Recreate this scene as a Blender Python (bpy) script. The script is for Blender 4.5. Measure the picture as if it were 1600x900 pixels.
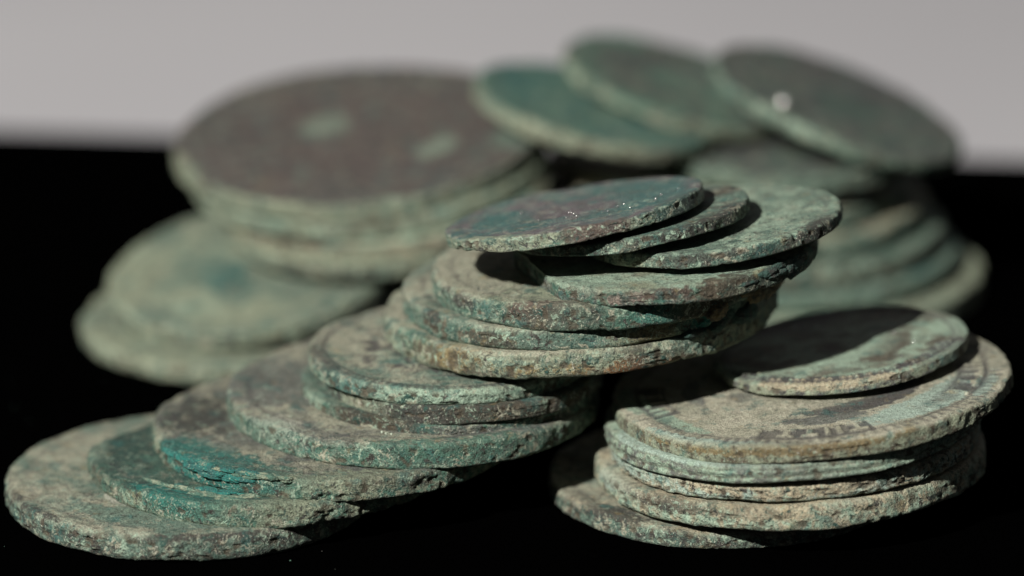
import bpy, math
import numpy as np

# ------------------------------------------------------------------ clear
for o in list(bpy.data.objects):
    bpy.data.objects.remove(o, do_unlink=True)
SC = bpy.context.scene
COL = SC.collection
MM = 0.001                                   # the tables below are in millimetres

# ------------------------------------------------------------------ camera
PITCH, DIST = math.radians(17.5), 495.0
cam_d = bpy.data.cameras.new('camera')
cam = bpy.data.objects.new('camera', cam_d)
COL.objects.link(cam)
cam.location = (0.0, -DIST * math.cos(PITCH) * MM, (14.0 + DIST * math.sin(PITCH)) * MM)
cam.rotation_euler = (math.radians(90) - PITCH, 0, 0)
cam_d.lens, cam_d.sensor_width = 165.0, 36.0
cam_d.clip_start, cam_d.clip_end = 0.01, 50.0
cam_d.dof.use_dof = True
cam_d.dof.focus_distance = 0.4600
cam_d.dof.aperture_fstop = 10.5
cam_d.dof.aperture_blades = 0
SC.camera = cam

# ------------------------------------------------------------------ world, lamp, exposure
world = bpy.data.worlds.new('World')
SC.world = world
world.use_nodes = True
wb = world.node_tree.nodes['Background']
wb.inputs['Color'].default_value = (0.92, 0.96, 1.0, 1)
wb.inputs['Strength'].default_value = 0.068

AZ, EL, LD = math.radians(35), math.radians(38), 1.3      # lamp: to the left, a little in front, above
lp = bpy.data.lights.new('key_lamp', 'SPOT')
lp.energy = 150.0
lp.color = (1.0, 0.975, 0.93)
lp.shadow_soft_size = 0.018
lp.spot_size, lp.spot_blend = math.radians(60), 0.6
lo = bpy.data.objects.new('key_lamp', lp)
COL.objects.link(lo)
ldir = np.array([-math.sin(AZ) * math.cos(EL), -math.cos(AZ) * math.cos(EL), math.sin(EL)])
from mathutils import Vector, Matrix
lo.location = Vector(ldir * LD) + Vector((0.0, 0.0, 0.01))
lo.rotation_euler = Vector(ldir).to_track_quat('Z', 'Y').to_euler()

SC.cycles.use_denoising = True
SC.view_settings.view_transform = 'Standard'
SC.view_settings.look = 'None'
SC.view_settings.exposure = 0.0
SC.view_settings.gamma = 1.0
SC.view_settings.use_curve_mapping = False

# ------------------------------------------------------------------ colours (linear reflectance)
PAL = dict(
    sand=(0.285, 0.278, 0.205), cream=(0.37, 0.35, 0.265), buff=(0.36, 0.31, 0.21), sandgreen=(0.23, 0.255, 0.175),
    grey=(0.20, 0.20, 0.17), greygreen=(0.106, 0.158, 0.121), green=(0.064, 0.138, 0.099),
    mint=(0.262, 0.348, 0.258), mintblue=(0.30, 0.385, 0.32), pale=(0.42, 0.42, 0.34),
    darkgreen=(0.024, 0.060, 0.047), teal=(0.022, 0.102, 0.092), turq=(0.012, 0.152, 0.125),
    brown=(0.042, 0.040, 0.034), umber=(0.070, 0.055, 0.036), redbrown=(0.090, 0.060, 0.048),
    warmplum=(0.072, 0.050, 0.048), plum=(0.050, 0.046, 0.048), purple=(0.105, 0.085, 0.092), mauve=(0.110, 0.113, 0.100),
    ochre=(0.22, 0.165, 0.075), rust=(0.30, 0.105, 0.03), pink=(0.24, 0.185, 0.155))

# ------------------------------------------------------------------ numpy noise
def _hash(ix, iy, iz, seed):
    h = (ix.astype(np.uint32) * np.uint32(374761393) + iy.astype(np.uint32) * np.uint32(668265263)
         + iz.astype(np.uint32) * np.uint32(2147483647) + np.uint32((seed * 1274126177) & 0xffffffff))
    h = (h ^ (h >> np.uint32(13))) * np.uint32(1274126177)
    h = (h ^ (h >> np.uint32(16))) * np.uint32(2246822519)
    h ^= h >> np.uint32(15)
    return h.astype(np.float64) / 4294967295.0
def vnoise(P, seed):
    f = np.floor(P); i = f.astype(np.int64) + 5000; w = P - f
    w = w * w * w * (w * (w * 6 - 15) + 10)
    r = 0.0
    for dx in (0, 1):
        for dy in (0, 1):
            for dz in (0, 1):
                k = (w[:, 0] if dx else 1 - w[:, 0]) * (w[:, 1] if dy else 1 - w[:, 1]) * (w[:, 2] if dz else 1 - w[:, 2])
                r = r + k * _hash(i[:, 0] + dx, i[:, 1] + dy, i[:, 2] + dz, seed)
    return r
def fbm(P, seed, octaves=4, gain=0.5):
    a, s, r, q = 1.0, 0.0, 0.0, P.copy()
    for k in range(octaves):
        r = r + a * vnoise(q, seed + k * 17); s += a
        a *= gain; q = q * 2.03 + 11.3
    return r / s
def sstep(a, b, x):
    t = np.clip((x - a) / (b - a), 0, 1)
    return t * t * (3 - 2 * t)

# ------------------------------------------------------------------ materials
class NT:
    def __init__(s, name):
        s.m = bpy.data.materials.new(name); s.m.use_nodes = True
        s.t = s.m.node_tree; s.b = s.t.nodes['Principled BSDF']
    def n(s, typ, **kw):
        nd = s.t.nodes.new(typ)
        for k, v in kw.items():
            setattr(nd, k, v)
        return nd
    def set(s, sock, v):
        if isinstance(v, bpy.types.NodeSocket): s.t.links.new(v, sock)
        elif isinstance(v, (tuple, list)) and len(v) == 3 and sock.type == 'RGBA': sock.default_value = (*v, 1)
        else: sock.default_value = v
    def math(s, op, a, b=0.0, clamp=False):
        nd = s.n('ShaderNodeMath', operation=op, use_clamp=clamp)
        s.set(nd.inputs[0], a); s.set(nd.inputs[1], b)
        return nd.outputs[0]
    def ramp(s, x, a, b):
        nd = s.n('ShaderNodeMapRange', interpolation_type='SMOOTHSTEP')
        s.set(nd.inputs['Value'], x); nd.inputs['From Min'].default_value = a; nd.inputs['From Max'].default_value = b
        return nd.outputs[0]
    def mix(s, f, a, b, blend='MIX'):
        nd = s.n('ShaderNodeMix', data_type='RGBA', blend_type=blend)
        s.set(nd.inputs['Factor'], f); s.set(nd.inputs[6], a); s.set(nd.inputs[7], b)
        return nd.outputs[2]
    def noise(s, vec, scale, detail=4, rough=0.55, dist=0.0):
        nd = s.n('ShaderNodeTexNoise')
        s.t.links.new(vec, nd.inputs['Vector'])
        nd.inputs['Scale'].default_value = scale; nd.inputs['Detail'].default_value = detail
        nd.inputs['Roughness'].default_value = rough; nd.inputs['Distortion'].default_value = dist
        return nd.outputs['Fac']
    def vec(s, seed, scale=1000.0):
        tc = s.n('ShaderNodeTexCoord'); mp = s.n('ShaderNodeMapping')
        s.t.links.new(tc.outputs['Object'], mp.inputs['Vector'])
        mp.inputs['Scale'].default_value = (scale,) * 3
        mp.inputs['Location'].default_value = (seed * 37.1 % 211, seed * 53.7 % 173, seed * 19.3 % 97)
        return mp.outputs['Vector']
    def attr(s, name):
        return s.n('ShaderNodeAttribute', attribute_name=name)

def coin_material(key, seed, top, rim, gloss=0.0, rough=1.0, mott=1.0):
    N = NT('patina_' + key.lower())
    P = N.vec(seed)
    big = N.noise(P, 0.22, 5, 0.6, 0.6)          # 4-5 mm blotches
    mid = N.noise(P, 0.85, 6, 0.62, 0.4)         # about 1 mm
    mid2 = N.noise(P, 1.7, 5, 0.65, 0.2)
    fine = N.noise(P, 5.0, 4, 0.6)               # grain
    finest = N.noise(P, 13.0, 2, 0.6)
    tmask = N.attr('topmask').outputs['Fac']
    relief = N.attr('relief').outputs['Fac']
    pit = N.attr('pit').outputs['Fac']
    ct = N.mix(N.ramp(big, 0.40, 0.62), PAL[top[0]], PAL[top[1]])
    ct = N.mix(N.math('MULTIPLY', N.ramp(mid, 0.50, 0.66), 0.45), ct, PAL['sand'])
    cr = N.mix(N.ramp(mid, 0.42, 0.60), PAL[rim[0]], PAL[rim[1]])
    cr = N.mix(N.math('MULTIPLY', N.ramp(mid2, 0.52, 0.64), 0.55), cr, PAL['sandgreen'])
    c = N.mix(tmask, cr, ct)
    # painted patches with edges broken by the noise
    pc = N.attr('patch')
    pw = N.math('ADD', pc.outputs['Alpha'], N.math('MULTIPLY', N.math('SUBTRACT', N.math('ADD', N.math('MULTIPLY', mid, 0.6), N.math('MULTIPLY', mid2, 0.4)), 0.5), 1.9))
    c = N.mix(N.math('MULTIPLY', N.ramp(pw, 0.30, 0.62), 0.92), c, pc.outputs['Color'])
    # dark bare metal flecks and pale scale flakes
    fleck = N.math('MULTIPLY', N.ramp(mid2, 0.575, 0.63), N.ramp(big, 0.35, 0.6))
    c = N.mix(N.math('MULTIPLY', fleck, 0.75), c, PAL['brown'])
    P2 = N.vec(seed + 41)
    flake = N.ramp(N.noise(P2, 2.4, 4, 0.6), 0.60, 0.68)
    c = N.mix(N.math('MULTIPLY', flake, N.math('SUBTRACT', 0.75, N.math('MULTIPLY', tmask, 0.45))), c, PAL['mint'])
    warm = N.ramp(N.noise(P2, 0.55, 4, 0.6), 0.60, 0.72)
    c = N.mix(N.math('MULTIPLY', warm, 0.5), c, PAL['ochre'])
    vg = N.ramp(N.noise(P2, 0.4, 5, 0.65), 0.55, 0.65)
    c = N.mix(N.math('MULTIPLY', vg, 0.55), c, PAL['teal'])
    # finer mottling: dark specks, green stain, pale salts
    P3 = N.vec(seed + 83)
    speck = N.ramp(N.noise(P3, 3.2, 5, 0.68), 0.545, 0.64)
    c = N.mix(N.math('MULTIPLY', speck, N.math('SUBTRACT', 0.72 * mott, N.math('MULTIPLY', tmask, 0.25 * mott))), c, PAL['darkgreen'])
    streak = N.math('MULTIPLY', N.ramp(N.noise(P3, 0.36, 6, 0.68, 1.2), 0.50, 0.66), N.ramp(mid, 0.38, 0.62))
    c = N.mix(N.math('MULTIPLY', streak, 0.70 * mott), c, PAL['brown'])
    P4 = N.vec(seed + 131)
    n4 = N.noise(P4, 0.95, 8, 0.72, 0.9)
    sc = N.math('SUBTRACT', 1.0 * min(mott, 1.0), N.math('MULTIPLY', tmask, 0.45 * mott))
    c = N.mix(N.math('MULTIPLY', N.ramp(n4, 0.545, 0.60), sc), c, N.mix(N.ramp(big, 0.45, 0.55), PAL['brown'], PAL['darkgreen']))
    c = N.mix(N.math('MULTIPLY', N.ramp(n4, 0.455, 0.40), sc), c, N.mix(N.ramp(big, 0.45, 0.55), PAL['mint'], PAL['sand']))
    salt = N.math('MULTIPLY', N.ramp(N.noise(P3, 4.6, 3, 0.6), 0.585, 0.66), N.ramp(N.noise(P3, 0.5, 3), 0.42, 0.6))
    c = N.mix(N.math('MULTIPLY', salt, N.math('SUBTRACT', 0.85, N.math('MULTIPLY', tmask, 0.55))), c, PAL['pale'])
    # dirt in the worn lines of the stamp, pits of bare dark metal
    c = N.mix(N.math('MULTIPLY', relief, 0.85), c, PAL['plum'])
    c = N.mix(N.math('MULTIPLY', pit, 0.8), c, PAL['umber'])
    # grain
    g = N.math('ADD', -0.45, N.math('ADD', N.math('MULTIPLY', fine, 1.85), N.math('MULTIPLY', finest, 1.05)))
    hs = N.n('ShaderNodeMix', data_type='RGBA', blend_type='MULTIPLY')
    hs.inputs['Factor'].default_value = 1.0
    N.t.links.new(c, hs.inputs[6])
    gc = N.n('ShaderNodeCombineColor')
    for i in range(3): N.t.links.new(g, gc.inputs[i])
    N.t.links.new(gc.outputs[0], hs.inputs[7])
    N.t.links.new(hs.outputs[2], N.b.inputs['Base Color'])
    N.set(N.b.inputs['Roughness'], N.math('SUBTRACT', 0.88 - gloss, N.math('MULTIPLY', mid2, 0.25)))
    N.b.inputs['Specular IOR Level'].default_value = 0.32 + gloss
    h = N.math('ADD', N.math('MULTIPLY', mid2, 0.5), N.math('ADD', N.math('MULTIPLY', fine, 0.42), N.math('MULTIPLY', finest, 0.16)))
    bp = N.n('ShaderNodeBump')
    bp.inputs['Strength'].default_value = 1.0
    bp.inputs['Distance'].default_value = 0.00058 * rough
    N.t.links.new(h, bp.inputs['Height'])
    N.t.links.new(bp.outputs[0], N.b.inputs['Normal'])
    return N.m

def crust_material(colour):
    N = NT('crust_' + colour)
    P = N.vec(len(colour) * 7 + 3)
    a = N.noise(P, 0.9, 6, 0.65, 0.5); f = N.noise(P, 4.5, 5, 0.6)
    other = {'turq': 'teal', 'green': 'sandgreen', 'darkgreen': 'brown', 'umber': 'ochre'}[colour]
    c = N.mix(N.ramp(a, 0.42, 0.60), PAL[colour], PAL[other])
    c = N.mix(N.ramp(f, 0.58, 0.68), c, PAL['mint' if colour in ('green', 'turq') else 'green'])
    c = N.mix(N.math('MULTIPLY', N.ramp(f, 0.50, 0.36), 0.7), c, PAL['darkgreen'])
    N.t.links.new(c, N.b.inputs['Base Color'])
    N.b.inputs['Roughness'].default_value = 0.85
    bp = N.n('ShaderNodeBump'); bp.inputs['Distance'].default_value = 0.0004
    N.t.links.new(f, bp.inputs['Height']); N.t.links.new(bp.outputs[0], N.b.inputs['Normal'])
    return N.m

# ------------------------------------------------------------------ the setting
def quad_mesh(name, verts, faces, mat, smooth=False):
    me = bpy.data.meshes.new(name)
    me.from_pydata([tuple(v) for v in verts], [], faces)
    me.update()
    if smooth:
        me.polygons.foreach_set('use_smooth', [True] * len(me.polygons))
    o = bpy.data.objects.new(name, me); COL.objects.link(o); me.materials.append(mat)
    return o

# grey paper: lies flat under the board, sweeps up behind it
N = NT('grey_paper'); P = N.vec(5, 1.0)
f = N.noise(P, 900.0, 3, 0.6); b = N.noise(P, 6.0, 3)
c = N.mix(N.ramp(b, 0.3, 0.7), (0.335, 0.326, 0.338), (0.360, 0.351, 0.362))
c = N.mix(N.math('MULTIPLY', f, 0.10), c, (0.31, 0.305, 0.31))
N.t.links.new(c, N.b.inputs['Base Color']); N.b.inputs['Roughness'].default_value = 0.9
paper = N.m
prof = [(-0.75, -0.0122), (0.42, -0.0122)]
for k in range(1, 13):
    a = math.radians(90 * k / 12)
    prof.append((0.42 + 0.30 * math.sin(a), -0.0122 + 0.30 * (1 - math.cos(a))))
prof.append((0.72, 1.1))
vs = [(x, y, z) for (y, z) in prof for x in (-1.1, 1.1)]
fs = [(2 * i, 2 * i + 1, 2 * i + 3, 2 * i + 2) for i in range(len(prof) - 1)]
bd = quad_mesh('backdrop', vs, fs, paper, True)
bd['kind'] = 'structure'; bd['label'] = 'plain light grey paper backdrop sweeping up behind'

# black velvet board with a soft rounded edge
N = NT('black_velvet'); P = N.vec(9)
fz = N.noise(P, 3.0, 4, 0.7); fl = N.noise(P, 0.05, 3)
c = N.mix(fz, (0.0001, 0.0001, 0.0001), (0.0008, 0.0008, 0.0008))
N.t.links.new(c, N.b.inputs['Base Color']); N.b.inputs['Roughness'].default_value = 1.0
N.b.inputs['Specular IOR Level'].default_value = 0.0
bp = N.n('ShaderNodeBump'); bp.inputs['Distance'].default_value = 0.0003
N.t.links.new(fz, bp.inputs['Height']); N.t.links.new(bp.outputs[0], N.b.inputs['Normal'])
velvet = N.m
import bmesh
bm = bmesh.new()
bmesh.ops.create_cube(bm, size=1.0)
bmesh.ops.scale(bm, vec=(0.70, 0.46, 0.012), verts=bm.verts)
bmesh.ops.bevel(bm, geom=bm.edges[:], offset=0.0022, segments=4, affect='EDGES', profile=0.5)
me = bpy.data.meshes.new('black_board'); bm.to_mesh(me); bm.free()
me.polygons.foreach_set('use_smooth', [True] * len(me.polygons))
board = bpy.data.objects.new('black_board', me); COL.objects.link(board); me.materials.append(velvet)
board.rotation_euler = (0, 0, math.radians(-6.2))
EDGE_Y = 0.1070
ca = math.cos(math.radians(-6.2)); sa = math.sin(math.radians(-6.2))
board.location = (0.23 * sa, EDGE_Y - 0.23 * ca, -0.00605)
board['kind'] = 'structure'; board['label'] = 'black cloth covered board under the coins'

# ------------------------------------------------------------------ coins
FONT = {'I': '111|010|010|010|111', 'T': '111|010|010|010|010', 'V': '101|101|101|101|010', 'L': '100|100|100|100|111'}
WORD = 'ITIVLITVIT'
def glyph(ch, gx, gy):
    rows = FONT[ch].split('|')
    ix = np.clip((gx * 3).astype(int), 0, 2); iy = np.clip((gy * 5).astype(int), 0, 4)
    tab = np.array([[int(c) for c in r] for r in rows], float)
    return tab[4 - iy, ix]

def build_coin_mesh(d, seed):
    R, t = d['R'], d['t']
    low = d.get('lo', 0)
    nth = 280 if low else 620
    rough = d.get('rough', 1.0)
    n_top, n_rim, n_bot = (26, 8, 4) if low else (54, 14, 5)
    cr = (0.15 + 0.15 * ((seed * 0.6180339) % 1.0)) * t                       # worn corner radius
    prof = []                                      # (rho, z, nr, nz, topmask)
    for k in range(n_top):
        s = (k / (n_top - 1)) ** 0.72
        prof.append((max(0.012, s) * (R - cr), t / 2, 0.0, 1.0, 1.0))
    for k in range(1, 5):
        a = math.radians(90 * k / 4)
        prof.append((R - cr + cr * math.sin(a), t / 2 - cr + cr * math.cos(a), math.sin(a), math.cos(a), 1.0 - k / 4))
    for k in range(1, n_rim):
        prof.append((R, t / 2 - cr - (t - 2 * cr) * k / n_rim, 1.0, 0.0, 0.0))
    for k in range(0, 5):
        a = math.radians(90 * k / 4)
        prof.append((R - cr + cr * math.cos(a), -t / 2 + cr - cr * math.sin(a), math.cos(a), -math.sin(a), 0.0))
    for k in range(1, n_bot):
        prof.append((max(0.012, 1 - k / (n_bot - 1)) * (R - cr), -t / 2, 0.0, -1.0, 0.0))
    prof = np.array(prof); m = len(prof)
    th = np.linspace(0, 2 * math.pi, nth, endpoint=False)
    TH, RHO = np.meshgrid(th, prof[:, 0]); Z = np.repeat(prof[:, 1:2], nth, 1)
    NR = np.repeat(prof[:, 2:3], nth, 1); NZ = np.repeat(prof[:, 3:4], nth, 1); TM = np.repeat(prof[:, 4:5], nth, 1)
    TH, RHO, Z, NR, NZ, TM = [q.ravel() for q in (TH, RHO, Z, NR, NZ, TM)]
    ctp, stp = np.cos(TH), np.sin(TH)
    # outline: hand-struck roundness, dents
    ring = np.stack([ctp * 1.3 + seed, stp * 1.3, np.full_like(TH, seed * 0.7)], 1)
    out = 1 + 0.020 * (fbm(ring, seed, 3) - 0.5) + 0.014 * (fbm(ring * 4.5, seed + 3, 4) - 0.5)
    wout = sstep(0.55 * R, R, RHO)
    rad = RHO * (1 + (out - 1) * wout)
    for (cth, crho, cz, wdeg, depth, kind) in d.get('chips', []):
        dth = (np.degrees(TH) - cth + 180) % 360 - 180
        w = np.radians(wdeg)
        lim = R - depth + 0.25 * (fbm(np.stack([ctp * 14, stp * 14, Z * 0.8 + seed], 1), seed + 9, 3) - 0.5)
        cosd = np.cos(np.radians(dth))
        chord = np.where(np.abs(dth) < 60, lim / np.maximum(cosd, 0.3), 1e9)
        rad = np.minimum(rad, np.where(np.abs(dth) < wdeg * 1.6, np.maximum(chord, 0.0), 1e9))
    crng = np.random.default_rng(seed + 5)
    for k in range(5):                             # small knocks along the edge
        kth = crng.uniform(-180, 180); kw = crng.uniform(1.2, 4.5); kd = crng.uniform(0.10, 0.50)
        dth = (np.degrees(TH) - kth + 180) % 360 - 180
        side = crng.choice([-1.0, 1.0])
        rad = rad - kd * np.exp(-(dth / kw) ** 2) * sstep(-0.8, 0.9, side * Z / (t / 2)) * sstep(0.9 * R, R, RHO)
    X, Y = rad * ctp, rad * stp
    P = np.stack([X, Y, Z], 1)
    # shape noise
    q = P / 9.0 + seed * 3.1
    warp = 0.30 * (fbm(np.stack([q[:, 0], q[:, 1], q[:, 2] * 0], 1), seed + 5, 2) - 0.5)
    uneven = (fbm(np.stack([ctp * 2.2, stp * 2.2, Z * 0 + seed], 1), seed + 6, 3) - 0.5) * 0.30 * t * np.sign(Z) * sstep(0.7 * R, R, RHO) * (np.abs(Z) > 0.2 * t)
    rimw = 1 - TM
    rimw = np.where(NZ < -0.5, 0.4, rimw)
    g1 = fbm(P * 0.75 + seed, seed + 11, 4) - 0.5
    g2 = fbm(P * 2.3 + seed, seed + 12, 3) - 0.5
    zone = 0.30 + 1.25 * sstep(0.36, 0.66, fbm(P * 0.17 + seed * 4.0, seed + 15, 3))
    disp = zone * (0.42 * g1 * (0.35 + 0.65 * rimw) + 0.20 * g2 * (0.35 + 0.65 * rimw)) * rough * min(1.0, t / 2.4)
    pn = fbm(P * np.array([1.1, 1.1, 1.5]) + seed * 1.7, seed + 21, 3)
    pit = sstep(0.62, 0.70, pn) * (0.25 + 0.75 * rimw)
    disp -= 0.14 * pit
    # stamp relief on the face
    rho_n = RHO / R
    relief = np.zeros_like(TH); hgt = np.zeros_like(TH)
    wear = sstep(0.35, 0.65, fbm(P * 0.22 + seed * 2.0, seed + 31, 3))
    wear2 = sstep(0.30, 0.55, fbm(P * 0.5 + seed * 2.0, seed + 33, 3))
    amp = d['relief']
    ink = d.get('ink', 0.0)
    wear = np.maximum(wear, ink * 0.8); wear2 = np.maximum(wear2, ink)
    face = (NZ > 0.9)
    border = sstep(0.885, 0.915, rho_n) * (1 - sstep(0.975, 0.995, rho_n))
    hgt += 0.10 * border * (0.4 + 0.6 * amp)
    edge_line = np.exp(-((rho_n - 0.885) / 0.014) ** 2)
    relief += 0.9 * edge_line * wear2 * min(1, amp + 0.25)
    if d.get('dent'):
        dn = 0.5 + 0.5 * np.cos(TH * 110)
        band = sstep(0.89, 0.905, rho_n) * (1 - sstep(0.955, 0.965, rho_n))
        hgt += 0.08 * band * dn * wear2; relief += 0.9 * band * (1 - dn) * wear2 * wear
    mot = fbm(np.stack([X * 0.16 + 0.5 * g1, Y * 0.16, Z * 0 + seed], 1), seed + 40, 3)
    lines = np.abs(((mot * (7.0 if d.get('motif') else 9.0)) % 1.0) - 0.5) * 2
    inner = 1 - sstep(0.62, 0.72, rho_n)
    grooves = (1 - sstep(0.05, 0.50, lines)) * inner
    k_m = d.get('motif', 0.35) * amp
    hgt += 0.18 * inner * lines * k_m * (0.3 + 0.7 * wear)
    relief += grooves * k_m * (0.35 + 0.65 * wear) * 1.3
    for (cth, crho, cz, count) in d.get('legend', []):
        wdeg = math.degrees(2.3 / (0.8 * R))
        rel = ((np.degrees(TH) - cth + 180) % 360 - 180) / wdeg + count / 2.0
        cell = np.floor(rel).astype(int); gx = (rel - cell) / 0.74; lr = d.get('lr', 0.745); gy = (rho_n - lr) / 0.125
        ok = (cell >= 0) & (cell < count) & (gx >= 0) & (gx < 1) & (gy >= 0) & (gy < 1)
        L = np.zeros_like(TH)
        for ch_i in range(count):
            sel = ok & (cell == ch_i)
            if sel.any():
                L[sel] = glyph(WORD[(ch_i + seed) % len(WORD)], gx[sel], gy[sel])
        band = (cell >= 0) & (cell < count) & (rho_n > lr - 0.015) & (rho_n < lr + 0.14)
        ww = 0.5 + 0.5 * wear2
        hgt += 0.24 * L * ww
        relief += np.where(band, (1 - L) * 0.95, 0) * ww
    if d.get('grooves'):
        gz = 0.5 + 0.5 * np.sin(Z / t * 14 + 2.0 * g1)
        disp += 0.14 * (gz - 0.5) * rimw
        pit = np.maximum(pit, 0.5 * sstep(0.75, 1.0, 1 - gz) * rimw)
    if d.get('edge_marks'):
        em = (np.sin(TH * 46) > 0.80) * (np.abs(Z) < 0.33 * t) + (np.abs(np.abs(Z) - 0.30 * t) < 0.05 * t) * (np.sin(TH * 23 + 0.6) > 0)
        em = np.clip(em, 0, 1) * rimw * sstep(0.40, 0.55, fbm(P * 0.30 + 3.3, seed + 50, 2))
        disp -= 0.10 * em; pit = np.maximum(pit, em * 0.9)
    disp += np.where(face, hgt, 0)
    relief = np.where(face, np.clip(relief, 0, 1), 0)
    X = X + NR * ctp * disp; Y = Y + NR * stp * disp; Zf = Z + NZ * disp + warp + uneven
    # patches
    pr = np.zeros((len(TH), 4))
    brk = fbm(P * 0.55 + seed * 5.0, seed + 60, 4)
    for (pth, prho, pz, arc, drho, dz, colname, st) in d['patches']:
        dth = np.radians((np.degrees(TH) - pth + 180) % 360 - 180) * max(prho, 2.0)
        e = np.sqrt((dth / arc) ** 2 + ((RHO - prho) / drho) ** 2 + ((Z - pz) / dz) ** 2)
        w = np.clip(1.25 - e, 0, 1) * st * (0.55 + 0.9 * brk)
        w = np.clip(w, 0, 1)
        a0 = pr[:, 3]; tot = np.maximum(a0, w)
        mixw = np.where(w + a0 > 1e-6, w / (w + a0 + 1e-9), 0)[:, None]
        pr[:, :3] = pr[:, :3] * (1 - mixw) + np.array(PAL[colname])[None, :] * mixw
        pr[:, 3] = tot
    co = np.stack([X, Y, Zf], 1) * MM
    nv = m * nth
    co = np.vstack([co, [[0, 0, Zf[:nth].mean() * MM]], [[0, 0, Zf[-nth:].mean() * MM]]])
    i = np.arange(nth); j = (i + 1) % nth
    quads = []
    for r in range(m - 1):
        quads.append(np.stack([r * nth + i, (r + 1) * nth + i, (r + 1) * nth + j, r * nth + j], 1))
    quads = np.concatenate(quads)
    tt = np.stack([np.full(nth, nv), i, j], 1)
    tb = np.stack([np.full(nth, nv + 1), (m - 1) * nth + j, (m - 1) * nth + i], 1)
    tris = np.concatenate([tt, tb])
    me = bpy.data.meshes.new('corroded_coin')
    me.vertices.add(len(co)); me.vertices.foreach_set('co', co.ravel())
    loops = np.concatenate([quads.ravel(), tris.ravel()])
    me.loops.add(len(loops)); me.loops.foreach_set('vertex_index', loops.astype(np.int32))
    ls = np.concatenate([np.arange(len(quads)) * 4, len(quads) * 4 + np.arange(len(tris)) * 3])
    me.polygons.add(len(ls)); me.polygons.foreach_set('loop_start', ls.astype(np.int32))
    me.update(calc_edges=True)
    me.polygons.foreach_set('use_smooth', np.ones(len(ls), bool))
    pad = lambda a, v0, v1: np.concatenate([a, [v0, v1]]).astype(np.float32)
    for nm, arr in (('topmask', pad(TM, 1, 0)), ('relief', pad(relief, 0, 0)), ('pit', pad(pit, 0, 0))):
        at = me.attributes.new(nm, 'FLOAT', 'POINT'); at.data.foreach_set('value', arr)
    at = me.attributes.new('patch', 'FLOAT_COLOR', 'POINT')
    prp = np.vstack([pr, pr[0:1], pr[-1:]]).astype(np.float32)
    at.data.foreach_set('color', prp.ravel())
    me.validate()
    return me

def lump_mesh(name, centres, seed, sub=4, bumpy=1.0):
    """a crust of corrosion: merged rough lumps. centres: (x,y,z, ra,rr,rz, rot) in coin millimetres"""
    bm = bmesh.new()
    for k, (x, y, z, ra, rr, rz, rot) in enumerate(centres):
        r = bmesh.ops.create_icosphere(bm, subdivisions=sub, radius=1.0)
        V = np.array([v.co[:] for v in r['verts']])
        n1 = fbm(V * 1.6 + seed + k * 7.7, seed + k, 4) - 0.5
        n2 = fbm(V * 5.5 + seed + k * 3.3, seed + k + 90, 3) - 0.5
        V = V * (1 + bumpy * (0.6 * n1 + 0.40 * n2))[:, None] * np.array([rr, ra, rz])
        c, s = math.cos(rot), math.sin(rot)
        W = np.stack([V[:, 0] * c - V[:, 1] * s + x, V[:, 0] * s + V[:, 1] * c + y, V[:, 2] + z], 1) * MM
        for v, w in zip(r['verts'], W):
            v.co = w
    me = bpy.data.meshes.new(name); bm.to_mesh(me); bm.free()
    me.polygons.foreach_set('use_smooth', [True] * len(me.polygons))
    return me

N = NT('glint_grain')  # shiny metallic beads, added to make the glints on the coin faces
N.b.inputs['Base Color'].default_value = (0.75, 0.74, 0.70, 1)
N.b.inputs['Roughness'].default_value = 0.20; N.b.inputs['IOR'].default_value = 1.9
N.b.inputs['Metallic'].default_value = 0.9
gn = N.noise(N.vec(3), 30.0, 2); bp = N.n('ShaderNodeBump'); bp.inputs['Distance'].default_value = 0.00002
N.t.links.new(gn, bp.inputs['Height']); N.t.links.new(bp.outputs[0], N.b.inputs['Normal'])
glint_mat = N.m

N = NT('pale_crumb'); P = N.vec(6)
c = N.mix(N.noise(P, 6.0, 3), PAL['pale'], PAL['mint'])
N.t.links.new(c, N.b.inputs['Base Color']); N.b.inputs['Roughness'].default_value = 0.8
pale_mat = N.m

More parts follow.
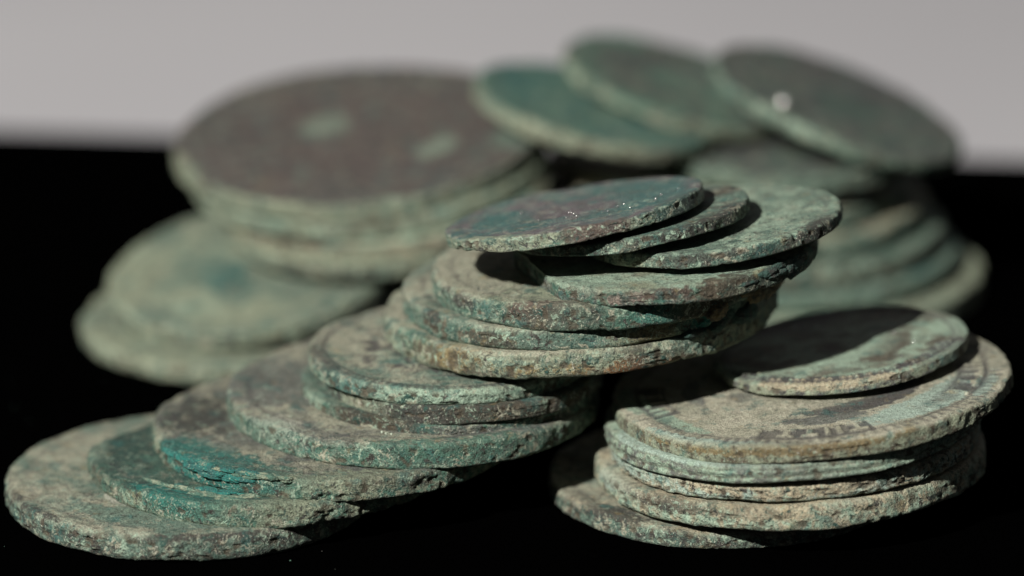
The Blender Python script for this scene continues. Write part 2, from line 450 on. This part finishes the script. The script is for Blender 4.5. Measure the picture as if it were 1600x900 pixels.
COINS = [
    dict(key='A1', pos=(-32.46, -26.38, 1.45), up=(0.0000, 0.0000, 1.0000), R=18.65, t=2.90,
         patches=[(-116.6, 10.26, 1.45, 4.5, 1.1, 2, 'pale', 1.9), (149.3, 14.02, 1.45, 7, 5, 2, 'sand', 0.9), (-88.1, 13.92, 1.45, 14, 3, 0.5, 'greygreen', 1.5), (-80.0, 18.65, 1.38, 9, 1.0, 0.6, 'brown', 0.8), (-147.0, 18.22, 1.45, 9, 0.8, 0.8, 'brown', 0.6), (-57.7, 18.65, 0.61, 6, 0.8, 0.5, 'brown', 0.9), (-43.3, 18.65, -1.45, 5, 2, 0.6, 'brown', 0.6), (173.7, 10.49, 1.45, 0.8, 0.8, 1, 'ochre', 1.0)],
         **{'top': ('sand', 'greygreen'), 'rim': ('greygreen', 'brown'), 'relief': 0.25, 'label': 'grey green coin at far left, lowest of the front fan, on black board'}),
    dict(key='A2', pos=(-24.71, -24.38, 3.90), up=(0.0000, 0.0000, 1.0000), R=18.12, t=2.20,
         patches=[(175.5, 14.89, 1.1, 8, 6, 1.5, 'darkgreen', 1.1), (-177.4, 17.29, 1.1, 4, 1.2, 2, 'mint', 0.9), (-116.1, 16.59, 1.1, 7, 2.5, 2, 'turq', 1.3), (-104.8, 18.12, 1.06, 7, 3, 2, 'green', 0.9), (-80.8, 18.12, 0.86, 8, 3, 2, 'sandgreen', 0.9)],
         **{'top': ('darkgreen', 'green'), 'rim': ('green', 'sandgreen'), 'relief': 0.2, 'rough': 1.6, 'chips': [(139.1, 17.01, 1.1, 30, 4.6, 1)], 'label': 'coin with dark smooth green top, second from the bottom of the left fan', 'crust': [(-104.5, 15.39, 1.1, 9.0, 0.8, 0.5, 'green'), (-109.6, 14.46, 1.1, 5.0, 0.8, 0.4, 'turq')]}),
    dict(key='A3', pos=(-18.02, -22.63, 6.05), up=(0.0000, 0.0000, 1.0000), R=18.35, t=2.30,
         patches=[(175.9, 13.84, 1.15, 9, 5, 1, 'brown', 0.8), (-145.5, 13.76, 1.15, 4, 1.3, 1, 'pink', 1.0), (-130.5, 18.35, 0.65, 9, 5, 2, 'turq', 1.7), (-142.9, 18.35, 0.96, 7, 5, 2, 'turq', 1.2), (-114.8, 16.92, 1.15, 6, 3, 2, 'teal', 0.8), (-109.6, 17.29, 1.15, 5, 3, 2, 'green', 0.9), (-80.1, 17.47, 1.15, 8, 3, 2, 'sandgreen', 1.0), (-64.2, 18.35, 0.9, 5, 2, 2, 'brown', 0.6)],
         **{'top': ('mauve', 'sand'), 'rim': ('green', 'sandgreen'), 'relief': 0.3, 'rough': 1.6, 'label': 'coin with bright turquoise crust on its front, third up in the left fan', 'crust': [(-127.8, 18.35, 0.64, 8, 1.5, 0.65, 'turq'), (-139.4, 18.35, 0.79, 5.0, 1.3, 0.5, 'turq'), (-110.6, 18.19, 1.15, 5.0, 0.8, 0.45, 'green')]}),
    dict(key='A4', pos=(-10.11, -19.01, 8.35), up=(0.0000, 0.0000, 1.0000), R=18.85, t=2.50,
         patches=[(178.4, 14.7, 1.25, 8, 6, 1, 'mauve', 1.2), (-134.2, 17.43, 1.25, 6, 2, 2, 'pale', 0.7), (-135.3, 18.85, 0.51, 6, 2, 2, 'green', 0.8), (-129.2, 12.36, 1.25, 6, 3, 1, 'sand', 0.8), (-78.3, 18.85, 0.99, 12, 3, 2, 'green', 0.7)],
         **{'ink': 0.5, 'pale_grains': 1, 'grains': [(-100.5, 15.06, 1.25, 0.13), (-98.8, 15.37, 1.25, 0.1), (-96.6, 15.49, 1.25, 0.12), (-88.2, 16.16, 1.25, 0.07)], 'top': ('sand', 'mauve'), 'rim': ('green', 'greygreen'), 'relief': 0.5, 'label': 'wide grey coin with thick green edge, fourth up in the left fan'}),
    dict(key='A5', pos=(-6.38, -19.41, 10.10), up=(0.0000, 0.0000, 1.0000), R=15.11, t=1.20,
         patches=[(-117.3, 15.11, -0.24, 5.5, 1.5, 2, 'umber', 1.5), (-130.7, 15.11, -0.05, 3, 1.5, 2, 'brown', 1.0), (-153.7, 15.11, 0.0, 4, 2, 2, 'mint', 0.8), (-85.0, 15.11, -0.6, 8, 2, 2, 'mauve', 0.8)],
         **{'top': ('greygreen', 'green'), 'rim': ('green', 'brown'), 'relief': 0.3, 'rough': 1.4, 'label': 'thin chipped coin with flat brown broken edge, above the wide grey coin', 'chips': [(-118.7, 15.11, -0.3, 13, 0.35, 1)]}),
    dict(key='A6', pos=(-4.93, -20.29, 11.55), up=(0.0000, 0.0000, 1.0000), R=14.09, t=1.90,
         patches=[(-95.6, 14.09, 0.36, 12, 1.5, 2, 'brown', 0.9), (-58.0, 14.09, -0.02, 9, 1.5, 2, 'umber', 0.9), (-137.3, 14.09, 0.5, 4, 1.2, 2, 'sandgreen', 1.0)],
         **{'top': ('greygreen', 'brown'), 'rim': ('brown', 'greygreen'), 'relief': 0.3, 'label': 'brown edged coin directly above the thin chipped one in the left fan'}),
    dict(key='A7', pos=(-6.36, -19.65, 13.20), up=(0.0000, 0.0000, 1.0000), R=14.35, t=1.60,
         patches=[(166.1, 9.57, 0.8, 8, 7, 1, 'sand', 0.8), (-92.6, 13.16, 0.8, 11, 0.6, 0.5, 'brown', 0.9), (-159.1, 13.84, 0.8, 7, 1, 1, 'brown', 1.0), (-135.2, 14.35, 0.17, 5, 2, 2, 'teal', 0.7), (-94.8, 14.35, 0.39, 10, 2, 2, 'mint', 0.7)],
         **{'top': ('sand', 'greygreen'), 'rim': ('mint', 'green'), 'relief': 1.0, 'motif': 1.3, 'ink': 0.85, 'dent': 1, 'label': 'coin with worn curved relief lines on its face, topmost of the left fan'}),
    dict(key='C1', pos=(21.43, -23.51, 0.90), up=(0.0000, 0.0000, 1.0000), R=17.73, t=1.80,
         patches=[(-164.4, 15.57, 0.9, 6, 4, 1, 'sand', 1.0), (-135.7, 16.65, 0.9, 8, 2, 1, 'brown', 0.8)],
         **{'top': ('sand', 'buff'), 'rim': ('greygreen', 'brown'), 'relief': 0.3, 'label': 'sand dusted coin lying on the black board, lowest of the right stack'}),
    dict(key='C2', pos=(27.98, -24.96, 4.10), up=(-0.0517, 0.0178, 0.9985), R=19.71, t=2.60,
         patches=[(-157.1, 17.86, 1.3, 9, 3, 1, 'buff', 0.9), (-158.9, 19.71, 1.12, 5, 2, 1.6, 'mintblue', 1.0), (-126.3, 19.71, 0.78, 10, 2, 1.0, 'brown', 0.9), (-121.5, 17.45, 1.3, 9, 1.5, 1, 'buff', 1.0), (-99.0, 19.71, 0.93, 9, 2, 2, 'buff', 0.8)],
         **{'top': ('buff', 'sand'), 'rim': ('mint', 'buff'), 'relief': 0.3, 'label': 'buff coin with dark speckled edge, second up in the right stack'}),
    dict(key='C3', pos=(28.42, -25.56, 6.75), up=(-0.0685, 0.0142, 0.9975), R=18.62, t=2.10,
         patches=[(-154.0, 17.46, 1.05, 8, 2, 2, 'mintblue', 1.1), (-118.3, 17.65, 1.05, 9, 2, 2, 'buff', 1.0), (-85.7, 18.62, 0.64, 9, 2, 2, 'buff', 0.9)],
         **{'top': ('buff', 'sand'), 'rim': ('mintblue', 'buff'), 'relief': 0.2, 'label': 'thin mint and buff coin, third up in the right stack'}),
    dict(key='C4', pos=(28.38, -25.91, 9.10), up=(-0.0883, 0.0106, 0.9960), R=19.03, t=2.00,
         patches=[(-128.3, 17.41, 1.0, 14, 2, 0.7, 'mintblue', 1.3), (-152.6, 17.66, 1.0, 5, 2, 0.7, 'mintblue', 1.2), (-95.2, 19.03, 0.51, 8, 2, 2, 'mauve', 0.8), (-72.4, 19.03, 0.23, 9, 2, 2, 'mint', 0.7)],
         **{'mott': 0.5, 'top': ('mint', 'sand'), 'rim': ('mint', 'mauve'), 'relief': 0.2, 'grooves': 1, 'label': 'grooved pale mint coin directly under the wide lettered coin on the right'}),
    dict(key='C5', pos=(30.12, -25.09, 11.28), up=(-0.0961, 0.0064, 0.9954), R=20.00, t=1.85,
         patches=[(-125.8, 19.46, 0.93, 9, 0.9, 0.5, 'mintblue', 1.1), (-105.5, 20.0, 0.57, 16, 0.7, 0.8, 'ochre', 1.0), (-86.8, 12.42, 0.93, 5, 1.6, 1, 'mauve', 1.1), (-46.0, 10.15, 0.93, 10, 1.8, 1, 'plum', 1.7), (-20.5, 15.5, 0.93, 7, 1.2, 1, 'plum', 1.7), (-43.6, 15.08, 0.93, 9, 2.4, 1, 'mintblue', 1.7), (-19.9, 18.08, 0.93, 4, 1.2, 1, 'mintblue', 1.1), (-151.8, 16.91, 0.93, 8, 1.3, 1.2, 'mint', 1.1), (-173.6, 18.37, 0.93, 5, 1.3, 1.2, 'mint', 1.0), (-155.2, 7.77, 0.93, 2, 1.5, 1, 'mauve', 1.1), (-176.3, 12.12, 0.93, 6, 1.2, 1, 'mauve', 0.9), (7.6, 16.65, 0.93, 6, 4, 1, 'sand', 1.0), (-124.9, 3.31, 0.93, 9, 6, 1, 'sand', 0.7), (-96.6, 20.0, 0.48, 9, 2, 0.7, 'umber', 0.8)],
         **{'mott': 0.35, 'ink': 0.6, 'top': ('cream', 'sand'), 'rim': ('sandgreen', 'umber'), 'relief': 0.6, 'dent': 1, 'legend': [(-170.8, 15.57, 0.93, 4), (-92.7, 14.55, 0.93, 5), (-13.5, 16.39, 0.93, 4)], 'label': 'wide sandy coin with dark purple streaks and worn letters, right stack'}),
    dict(key='C6', pos=(33.31, -19.76, 13.58), up=(-0.1366, 0.0272, 0.9903), R=12.99, t=1.05,
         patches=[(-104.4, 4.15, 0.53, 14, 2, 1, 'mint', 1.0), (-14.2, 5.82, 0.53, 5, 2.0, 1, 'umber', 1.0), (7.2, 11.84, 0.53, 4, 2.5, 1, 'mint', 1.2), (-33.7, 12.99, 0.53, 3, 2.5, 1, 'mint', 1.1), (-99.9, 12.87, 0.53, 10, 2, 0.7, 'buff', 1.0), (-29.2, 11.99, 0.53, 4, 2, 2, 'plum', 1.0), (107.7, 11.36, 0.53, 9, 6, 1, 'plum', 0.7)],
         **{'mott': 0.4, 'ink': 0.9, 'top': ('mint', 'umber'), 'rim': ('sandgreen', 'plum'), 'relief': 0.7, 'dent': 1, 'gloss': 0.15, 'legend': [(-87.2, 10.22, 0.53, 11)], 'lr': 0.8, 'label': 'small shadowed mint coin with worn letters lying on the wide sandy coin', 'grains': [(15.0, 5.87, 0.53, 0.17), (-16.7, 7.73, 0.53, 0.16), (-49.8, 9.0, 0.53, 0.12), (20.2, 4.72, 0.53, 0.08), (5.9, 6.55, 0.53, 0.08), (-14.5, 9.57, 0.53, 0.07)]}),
    dict(key='B1', pos=(7.04, -14.76, 16.80), up=(-0.0792, 0.0100, 0.9968), R=20.15, t=2.60,
         patches=[(-178.6, 17.46, 1.3, 6, 3, 1, 'sand', 1.0), (-105.2, 19.21, 1.3, 10, 1.2, 0.6, 'sand', 0.9), (-74.1, 20.15, -0.92, 5, 1.5, 1, 'rust', 1.0), (-72.0, 20.15, -0.05, 4, 1.5, 0.8, 'umber', 1.2), (-131.7, 20.15, 0.17, 6, 2, 2, 'ochre', 0.7), (-149.3, 20.06, 1.3, 4, 2, 2, 'green', 0.8), (-57.9, 20.15, -0.08, 5, 2, 2, 'greygreen', 0.9), (-99.4, 20.15, -0.4, 8, 2, 1, 'ochre', 0.6)],
         **{'top': ('sand', 'sandgreen'), 'rim': ('sandgreen', 'greygreen'), 'relief': 0.3, 'edge_marks': 1, 'label': 'coin with ochre edge and orange rust spots, lowest of the tall middle stack'}),
    dict(key='B2', pos=(7.79, -15.65, 19.35), up=(-0.0798, 0.0146, 0.9967), R=18.91, t=2.30,
         patches=[(-123.2, 18.91, -0.14, 3, 1.2, 1.0, 'umber', 1.4), (-115.5, 18.91, -0.59, 1.2, 1, 1, 'umber', 1.2), (-174.4, 17.59, 1.15, 5, 3, 1, 'sand', 1.0), (-147.4, 18.91, 0.89, 2, 1, 1.5, 'brown', 1.2), (-94.6, 18.91, -0.56, 9, 2, 2, 'greygreen', 0.8), (-71.4, 18.91, -0.79, 4, 2, 2, 'ochre', 1.0), (-51.5, 18.91, -1.15, 5, 2, 2, 'turq', 0.8)],
         **{'top': ('sand', 'greygreen'), 'rim': ('greygreen', 'green'), 'relief': 0.3, 'crust': [(-40.1, 18.91, -1.15, 5.0, 1.2, 1.4, 'darkgreen')], 'label': 'coin with one dark brown blotch on its edge, second up in middle stack'}),
    dict(key='B3', pos=(9.82, -17.66, 21.90), up=(-0.0810, 0.0110, 0.9967), R=17.89, t=2.40,
         patches=[(-174.6, 13.71, 1.2, 10, 6, 1, 'sand', 1.0), (-109.7, 17.89, 0.52, 6, 2, 2, 'redbrown', 0.9), (-89.4, 17.89, -0.18, 8, 2, 2, 'green', 0.8), (-75.2, 17.89, -0.4, 2.5, 2, 2, 'turq', 1.3), (-146.4, 17.89, 0.55, 3, 0.8, 0.8, 'brown', 0.9), (-59.6, 17.89, -0.35, 6, 3, 2, 'umber', 0.9)],
         **{'top': ('sand', 'sandgreen'), 'rim': ('greygreen', 'green'), 'relief': 0.25, 'crust': [(-33.7, 17.89, -1.2, 6.0, 1.3, 1.5, 'umber')], 'label': 'reddish green edged coin catching the dark shadow, third up in middle stack'}),
    dict(key='B4', pos=(15.36, -21.75, 24.55), up=(-0.0811, 0.0079, 0.9967), R=15.28, t=1.90,
         patches=[(-130.4, 13.91, 0.95, 8, 4, 1, 'mint', 0.8), (-100.8, 15.28, 0.37, 8, 1, 1, 'redbrown', 0.8), (-110.6, 15.28, -0.04, 1.0, 0.8, 0.8, 'pink', 1.4), (-102.8, 15.28, 0.25, 0.8, 0.8, 0.8, 'pink', 1.3), (-64.7, 15.28, 0.02, 6, 3, 2, 'umber', 0.9), (-43.6, 15.28, -0.04, 6, 3, 2, 'darkgreen', 0.9)],
         **{'mott': 0.6, 'top': ('mint', 'sandgreen'), 'rim': ('green', 'mauve'), 'relief': 0.2, 'rough': 1.3, 'label': 'pale green broken coin with crusted right end in the middle stack', 'chips': [(-161.1, 14.99, 0.95, 30, 1.6, 1)], 'crust': [(-43.5, 15.28, 0.09, 5.5, 0.7, 0.8, 'darkgreen')]}),
    dict(key='B5', pos=(19.99, -21.06, 27.21), up=(-0.1234, 0.0440, 0.9914), R=13.16, t=1.40,
         patches=[(-114.4, 9.98, 0.7, 10, 4, 1, 'greygreen', 0.8), (-31.9, 6.65, 0.7, 8, 4, 1, 'mint', 0.6), (-95.0, 13.16, 0.28, 8, 1, 0.6, 'brown', 0.7), (-32.4, 13.16, -0.06, 5, 2, 2, 'brown', 1.0), (-138.9, 13.16, -0.01, 5, 2, 2, 'sandgreen', 0.9)],
         **{'top': ('greygreen', 'mint'), 'rim': ('greygreen', 'brown'), 'relief': 0.4, 'label': 'grey green coin tilted up to the right, sticking out at middle stack top'}),
    dict(key='B6', pos=(11.95, -21.86, 28.01), up=(-0.1667, 0.0891, 0.9820), R=11.92, t=1.20,
         patches=[(-51.0, 11.48, 0.6, 8, 2, 2, 'brown', 0.8)],
         **{'top': ('greygreen', 'brown'), 'rim': ('greygreen', 'brown'), 'relief': 0.3, 'label': 'coin mostly hidden right under the topmost purple and teal coin'}),
    dict(key='B7', pos=(6.34, -21.77, 28.64), up=(-0.1853, 0.1231, 0.9749), R=13.13, t=1.35,
         patches=[(179.1, 7.63, 0.68, 6, 3, 1, 'teal', 1.4), (-166.5, 1.8, 0.68, 9, 4, 1, 'purple', 1.0), (4.4, 8.03, 0.68, 9, 4, 1, 'teal', 1.5), (-127.8, 13.13, 0.45, 7, 2, 2, 'sandgreen', 0.8), (-78.0, 13.13, 0.06, 5, 1.5, 2, 'redbrown', 0.8), (-37.2, 13.13, 0.37, 6, 2, 2, 'darkgreen', 0.8)],
         **{'top': ('purple', 'teal'), 'rim': ('sandgreen', 'green'), 'relief': 0.35, 'gloss': 0.25, 'label': 'purple and teal coin with glinting grains, topmost of the middle stack', 'grains': [(164.0, 5.59, 0.68, 0.16), (-98.0, 3.02, 0.68, 0.09), (-89.4, 4.63, 0.68, 0.11), (-87.7, 6.37, 0.68, 0.1), (-96.7, 6.12, 0.68, 0.08), (-47.1, 6.51, 0.68, 0.09), (-50.4, 8.97, 0.68, 0.1), (-29.8, 9.56, 0.68, 0.16), (-16.5, 9.21, 0.68, 0.13), (-61.5, 7.28, 0.68, 0.08), (-3.5, 10.62, 0.68, 0.09), (-129.6, 5.51, 0.68, 0.07), (-37.8, 6.43, 0.68, 0.07)]}),
    dict(key='E2', pos=(-30.12, 26.19, 1.30), up=(0.0000, 0.0000, 1.0000), R=17.99, t=2.60,
         patches=[(-131.5, 17.62, 1.3, 14, 5, 3, 'sandgreen', 0.9)],
         **{'top': ('sandgreen', 'greygreen'), 'rim': ('sandgreen', 'greygreen'), 'relief': 0.3, 'lo': 1, 'label': 'blurred pale coin on the black board at the back left bottom'}),
    dict(key='E1', pos=(-28.87, 28.39, 6.62), up=(-0.1026, -0.1440, 0.9842), R=16.36, t=2.40,
         patches=[(-179.4, 11.08, 1.2, 9, 8, 2, 'sandgreen', 0.8), (-158.0, 4.5, 1.2, 6, 5, 2, 'teal', 0.9), (-124.1, 11.28, 1.2, 4, 3, 2, 'mint', 0.8), (-102.9, 12.06, 1.2, 6, 4, 2, 'sandgreen', 0.9)],
         **{'top': ('sandgreen', 'greygreen'), 'rim': ('sandgreen', 'greygreen'), 'relief': 0.3, 'lo': 1, 'label': 'blurred pale mint coin sticking out left under the back left stack'}),
    dict(key='D3', pos=(-14.94, 35.75, 11.56), up=(-0.0707, -0.0905, 0.9934), R=17.33, t=2.10,
         patches=[(-106.3, 16.91, 1.05, 14, 4, 1.0, 'sandgreen', 0.9), (-106.1, 17.33, 0.08, 14, 4, 0.8, 'brown', 0.8)],
         **{'top': ('sandgreen', 'mint'), 'rim': ('sandgreen', 'greygreen'), 'relief': 0.2, 'lo': 1, 'label': 'lowest level coin of the back left stack, above two slipped pale coins'}),
    dict(key='D2', pos=(-14.54, 37.84, 13.96), up=(-0.0710, -0.0959, 0.9929), R=18.96, t=2.10,
         patches=[(-125.4, 17.62, 1.05, 12, 4, 1.0, 'umber', 0.8), (-78.4, 16.19, 1.05, 9, 3, 3, 'mint', 0.7)],  # umber also paints in the shade of the gap under the coin above
         **{'top': ('mint', 'sandgreen'), 'rim': ('sandgreen', 'buff'), 'relief': 0.2, 'lo': 1, 'label': 'blurred brown edged coin, second from the bottom of the back left stack'}),
    dict(key='D1b', pos=(-16.18, 39.99, 16.36), up=(-0.0696, -0.1067, 0.9919), R=20.31, t=2.10,
         patches=[(-129.4, 19.18, 1.05, 12, 3, 1, 'mint', 0.7), (-92.0, 20.31, 0.99, 9, 2, 1, 'umber', 0.8)],
         **{'top': ('sandgreen', 'mint'), 'rim': ('sandgreen', 'mint'), 'relief': 0.2, 'lo': 1, 'label': 'blurred thin mint coin directly under the large plum brown coin'}),
    dict(key='D1', pos=(-17.34, 40.85, 18.71), up=(-0.0685, -0.1150, 0.9910), R=20.97, t=2.20,
         patches=[(-88.7, 1.92, 1.1, 17, 15, 1, 'warmplum', 1.0), (145.2, 4.52, 1.1, 3, 2.6, 1, 'mint', 1.7), (-34.8, 11.13, 1.1, 3.2, 1.6, 1, 'mint', 1.5), (-15.9, 18.11, 1.1, 4, 3, 2, 'greygreen', 1.0), (-159.9, 20.97, 0.42, 6, 2, 3, 'sandgreen', 0.9), (-121.3, 20.97, 1.06, 9, 1.2, 3, 'sandgreen', 0.8)],
         **{'mott': 0.8, 'top': ('warmplum', 'plum'), 'rim': ('sandgreen', 'greygreen'), 'relief': 0.3, 'lo': 1, 'label': 'large blurred plum brown coin with pale spots, top of the back left stack'}),
    dict(key='F7', pos=(33.10, 45.49, 1.30), up=(0.0000, 0.0000, 1.0000), R=21.06, t=2.60,
         patches=[(-13.8, 18.75, 1.3, 10, 6, 3, 'sandgreen', 1.0), (-23.7, 11.09, 1.3, 7, 5, 3, 'mint', 0.9)],
         **{'top': ('sandgreen', 'mint'), 'rim': ('sandgreen', 'greygreen'), 'relief': 0.3, 'lo': 1, 'label': 'blurred pale coin on the board, lowest of the back right stack'}),
    dict(key='F6', pos=(30.67, 46.41, 3.80), up=(0.0000, 0.0000, 1.0000), R=20.84, t=2.60,
         patches=[(-22.3, 15.85, 1.3, 8, 4, 3, 'teal', 0.6)],
         **{'top': ('greygreen', 'teal'), 'rim': ('greygreen', 'green'), 'relief': 0.3, 'lo': 1, 'label': 'blurred teal green coin second from the bottom of the back right stack'}),
    dict(key='F5', pos=(29.20, 47.34, 6.30), up=(0.0000, 0.0000, 1.0000), R=20.70, t=2.60,
         patches=[(-35.0, 13.32, 1.3, 8, 3, 3, 'umber', 0.6)],
         **{'top': ('greygreen', 'green'), 'rim': ('greygreen', 'umber'), 'relief': 0.3, 'lo': 1, 'label': 'blurred brown edged coin in the middle of the back right stack'}),
    dict(key='F4b', pos=(27.25, 49.16, 8.90), up=(0.0000, 0.0000, 1.0000), R=20.73, t=2.80,
         patches=[(173.1, 17.71, 1.4, 9, 5, 3, 'buff', 0.8), (-18.2, 10.07, 1.4, 10, 4, 3, 'greygreen', 0.8)],
         **{'top': ('buff', 'greygreen'), 'rim': ('greygreen', 'green'), 'relief': 0.3, 'lo': 1, 'label': 'blurred grey green coin directly under the wide buff topped coin, back right'}),
    dict(key='F4', pos=(25.18, 50.11, 11.50), up=(0.0000, 0.0000, 1.0000), R=20.74, t=2.60,
         patches=[(173.1, 15.64, 1.3, 12, 9, 2, 'buff', 1.2)],
         **{'top': ('buff', 'greygreen'), 'rim': ('greygreen', 'green'), 'relief': 0.3, 'lo': 1, 'label': 'blurred wide buff topped coin carrying the small plum coin, back right stack'}),
    dict(key='F4c', pos=(19.11, 51.07, 14.00), up=(0.0000, 0.0000, 1.0000), R=14.52, t=2.60,
         patches=[(-146.0, 11.57, 1.3, 9, 6, 2, 'buff', 1.0), (-91.3, 14.52, 0.59, 9, 3, 2, 'mint', 0.7)],
         **{'top': ('buff', 'mint'), 'rim': ('buff', 'sandgreen'), 'relief': 0.3, 'lo': 1, 'label': 'blurred pale buff coin just below the teal leaning coin at back'}),
    dict(key='F4a', pos=(31.18, 45.05, 16.30), up=(0.0181, 0.0022, 0.9998), R=14.35, t=2.00,
         patches=[(-81.1, 4.87, 1.0, 10, 8, 1, 'plum', 1.2), (-89.3, 6.46, 1.0, 3, 3, 1, 'green', 1.3), (-71.5, 14.35, 0.21, 10, 2, 2, 'greygreen', 0.8)],
         **{'top': ('plum', 'greygreen'), 'rim': ('greygreen', 'green'), 'relief': 0.3, 'lo': 1, 'label': 'blurred small plum topped coin right beneath the three leaning coins'}),
    dict(key='F3', pos=(9.27, 43.81, 21.27), up=(0.2099, -0.0406, 0.9769), R=13.99, t=1.90,
         patches=[(145.2, 9.11, 0.95, 9, 6, 1, 'teal', 0.8), (109.2, 6.71, 0.95, 6, 5, 1, 'green', 0.8), (-99.1, 13.99, 0.51, 14, 2, 2, 'sandgreen', 0.7)],
         **{'top': ('green', 'teal'), 'rim': ('sandgreen', 'greygreen'), 'relief': 0.3, 'lo': 1, 'label': 'teal tilted coin, leftmost of the three blurred leaning coins at back'}),
    dict(key='F2', pos=(19.00, 52.47, 21.78), up=(0.2691, -0.0556, 0.9615), R=13.68, t=1.70,
         patches=[(133.5, 6.64, 0.85, 9, 6, 1, 'plum', 0.7), (-119.9, 12.54, 0.85, 10, 3, 2, 'green', 0.8)],
         **{'top': ('green', 'plum'), 'rim': ('sandgreen', 'greygreen'), 'relief': 0.3, 'lo': 1, 'label': 'dark green tilted coin, middle of the three blurred leaning coins at back'}),
    dict(key='F1', pos=(37.23, 46.76, 20.90), up=(0.3245, -0.0529, 0.9444), R=15.16, t=1.70,
         patches=[(77.7, 8.79, 0.85, 10, 8, 1, 'plum', 0.9), (-48.3, 1.99, 0.85, 8, 4, 1, 'darkgreen', 0.8), (-110.6, 15.16, 0.56, 10, 2, 2, 'mint', 0.6)],
         **{'top': ('plum', 'darkgreen'), 'rim': ('greygreen', 'green'), 'relief': 0.3, 'lo': 1, 'gloss': 0.1, 'label': 'dark tilted coin with one bright glint, rightmost of the three leaning coins', 'glint_bead': 1, 'grains': [(-128.4, 11.87, 0.85, 0.8)]}),  # large smooth bead added only to give the bright glint
]
CRUST_MATS = {}
GROUP = 'corroded coins heaped on the black board'
for idx, d in enumerate(COINS):
    seed = 11 + idx * 3
    me = build_coin_mesh(d, seed)
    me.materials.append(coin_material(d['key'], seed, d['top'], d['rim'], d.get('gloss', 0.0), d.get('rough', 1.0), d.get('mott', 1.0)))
    o = bpy.data.objects.new('corroded_coin', me); COL.objects.link(o)
    up = Vector(d['up']).normalized(); ax = Vector((0, 1, 0)).cross(up).normalized(); ay = up.cross(ax)
    M = Matrix((ax, ay, up)).transposed().to_4x4(); M.translation = Vector(d['pos']) * MM
    o.matrix_world = M
    o['label'] = d['label']; o['category'] = 'coin'; o['group'] = GROUP
    rng = np.random.default_rng(seed)
    for (cth, crho, cz, size, hr, hz, colname) in d.get('crust', []):
        cs = []
        for k in range(16):
            a = math.radians(cth) + rng.normal(0, 0.40) * size / max(crho, 4)
            r_ = min(crho + rng.normal(0, 0.35), d['R'] - 0.15); z_ = cz + rng.normal(0, 0.35) * hz
            s = size * rng.uniform(0.10, 0.26)
            cs.append((r_ * math.cos(a), r_ * math.sin(a), max(-d['t'] / 2, min(d['t'] / 2, z_)), s, 0.5 * hr * rng.uniform(.6, 1.2), 0.6 * hz * rng.uniform(.5, 1.1), a))
        cm = lump_mesh('corrosion_crust', cs, seed + 200)
        if colname not in CRUST_MATS: CRUST_MATS[colname] = crust_material(colname)
        cm.materials.append(CRUST_MATS[colname])
        co_ = bpy.data.objects.new('corrosion_crust', cm); COL.objects.link(co_); co_.parent = o
        co_['label'] = {'turq': 'bright turquoise corrosion crust', 'green': 'rough pale green corrosion crust', 'darkgreen': 'dark green corrosion crust', 'umber': 'dark brown corrosion crust'}[colname]
    if d.get('grains'):
        cs = []
        for (gth, grho, gz, s) in d['grains']:
            a = math.radians(gth)
            cs.append((grho * math.cos(a), grho * math.sin(a), d['t'] / 2 + 0.06 + s * .4, s, s, s, a))
        gm = lump_mesh('glint_and_crumb_grains', cs, seed + 300, 3, 0.05 if d.get('glint_bead') else 1.0); gm.materials.append(pale_mat if d.get('pale_grains') else glint_mat)
        go = bpy.data.objects.new('glint_and_crumb_grains', gm); COL.objects.link(go); go.parent = o
        go['kind'] = 'stuff'

# ------------------------------------------------------------------ crumbs of crust and dust on the board
rng = np.random.default_rng(4)
cs = []
for k in range(80):
    x, y = rng.uniform(-62, 62), rng.uniform(-62, 30)
    s = rng.choice([0.04, 0.06, 0.09, 0.13], p=[.5, .3, .15, .05])
    cs.append((x, y, s * 0.5, s, s, s * .7, rng.uniform(0, 6)))
dm = lump_mesh('dust_crumbs', cs, 77, 1)
N = NT('crumb'); P = N.vec(2)
c = N.mix(N.ramp(N.noise(P, 0.3, 3), 0.4, 0.6), PAL['brown'], PAL['green'])
N.t.links.new(c, N.b.inputs['Base Color']); N.b.inputs['Roughness'].default_value = 0.9
dm.materials.append(N.m)
do = bpy.data.objects.new('dust_crumbs', dm); COL.objects.link(do)
do['kind'] = 'stuff'; do['label'] = 'tiny crumbs of corrosion scattered on the black board'; do['category'] = 'crumbs'
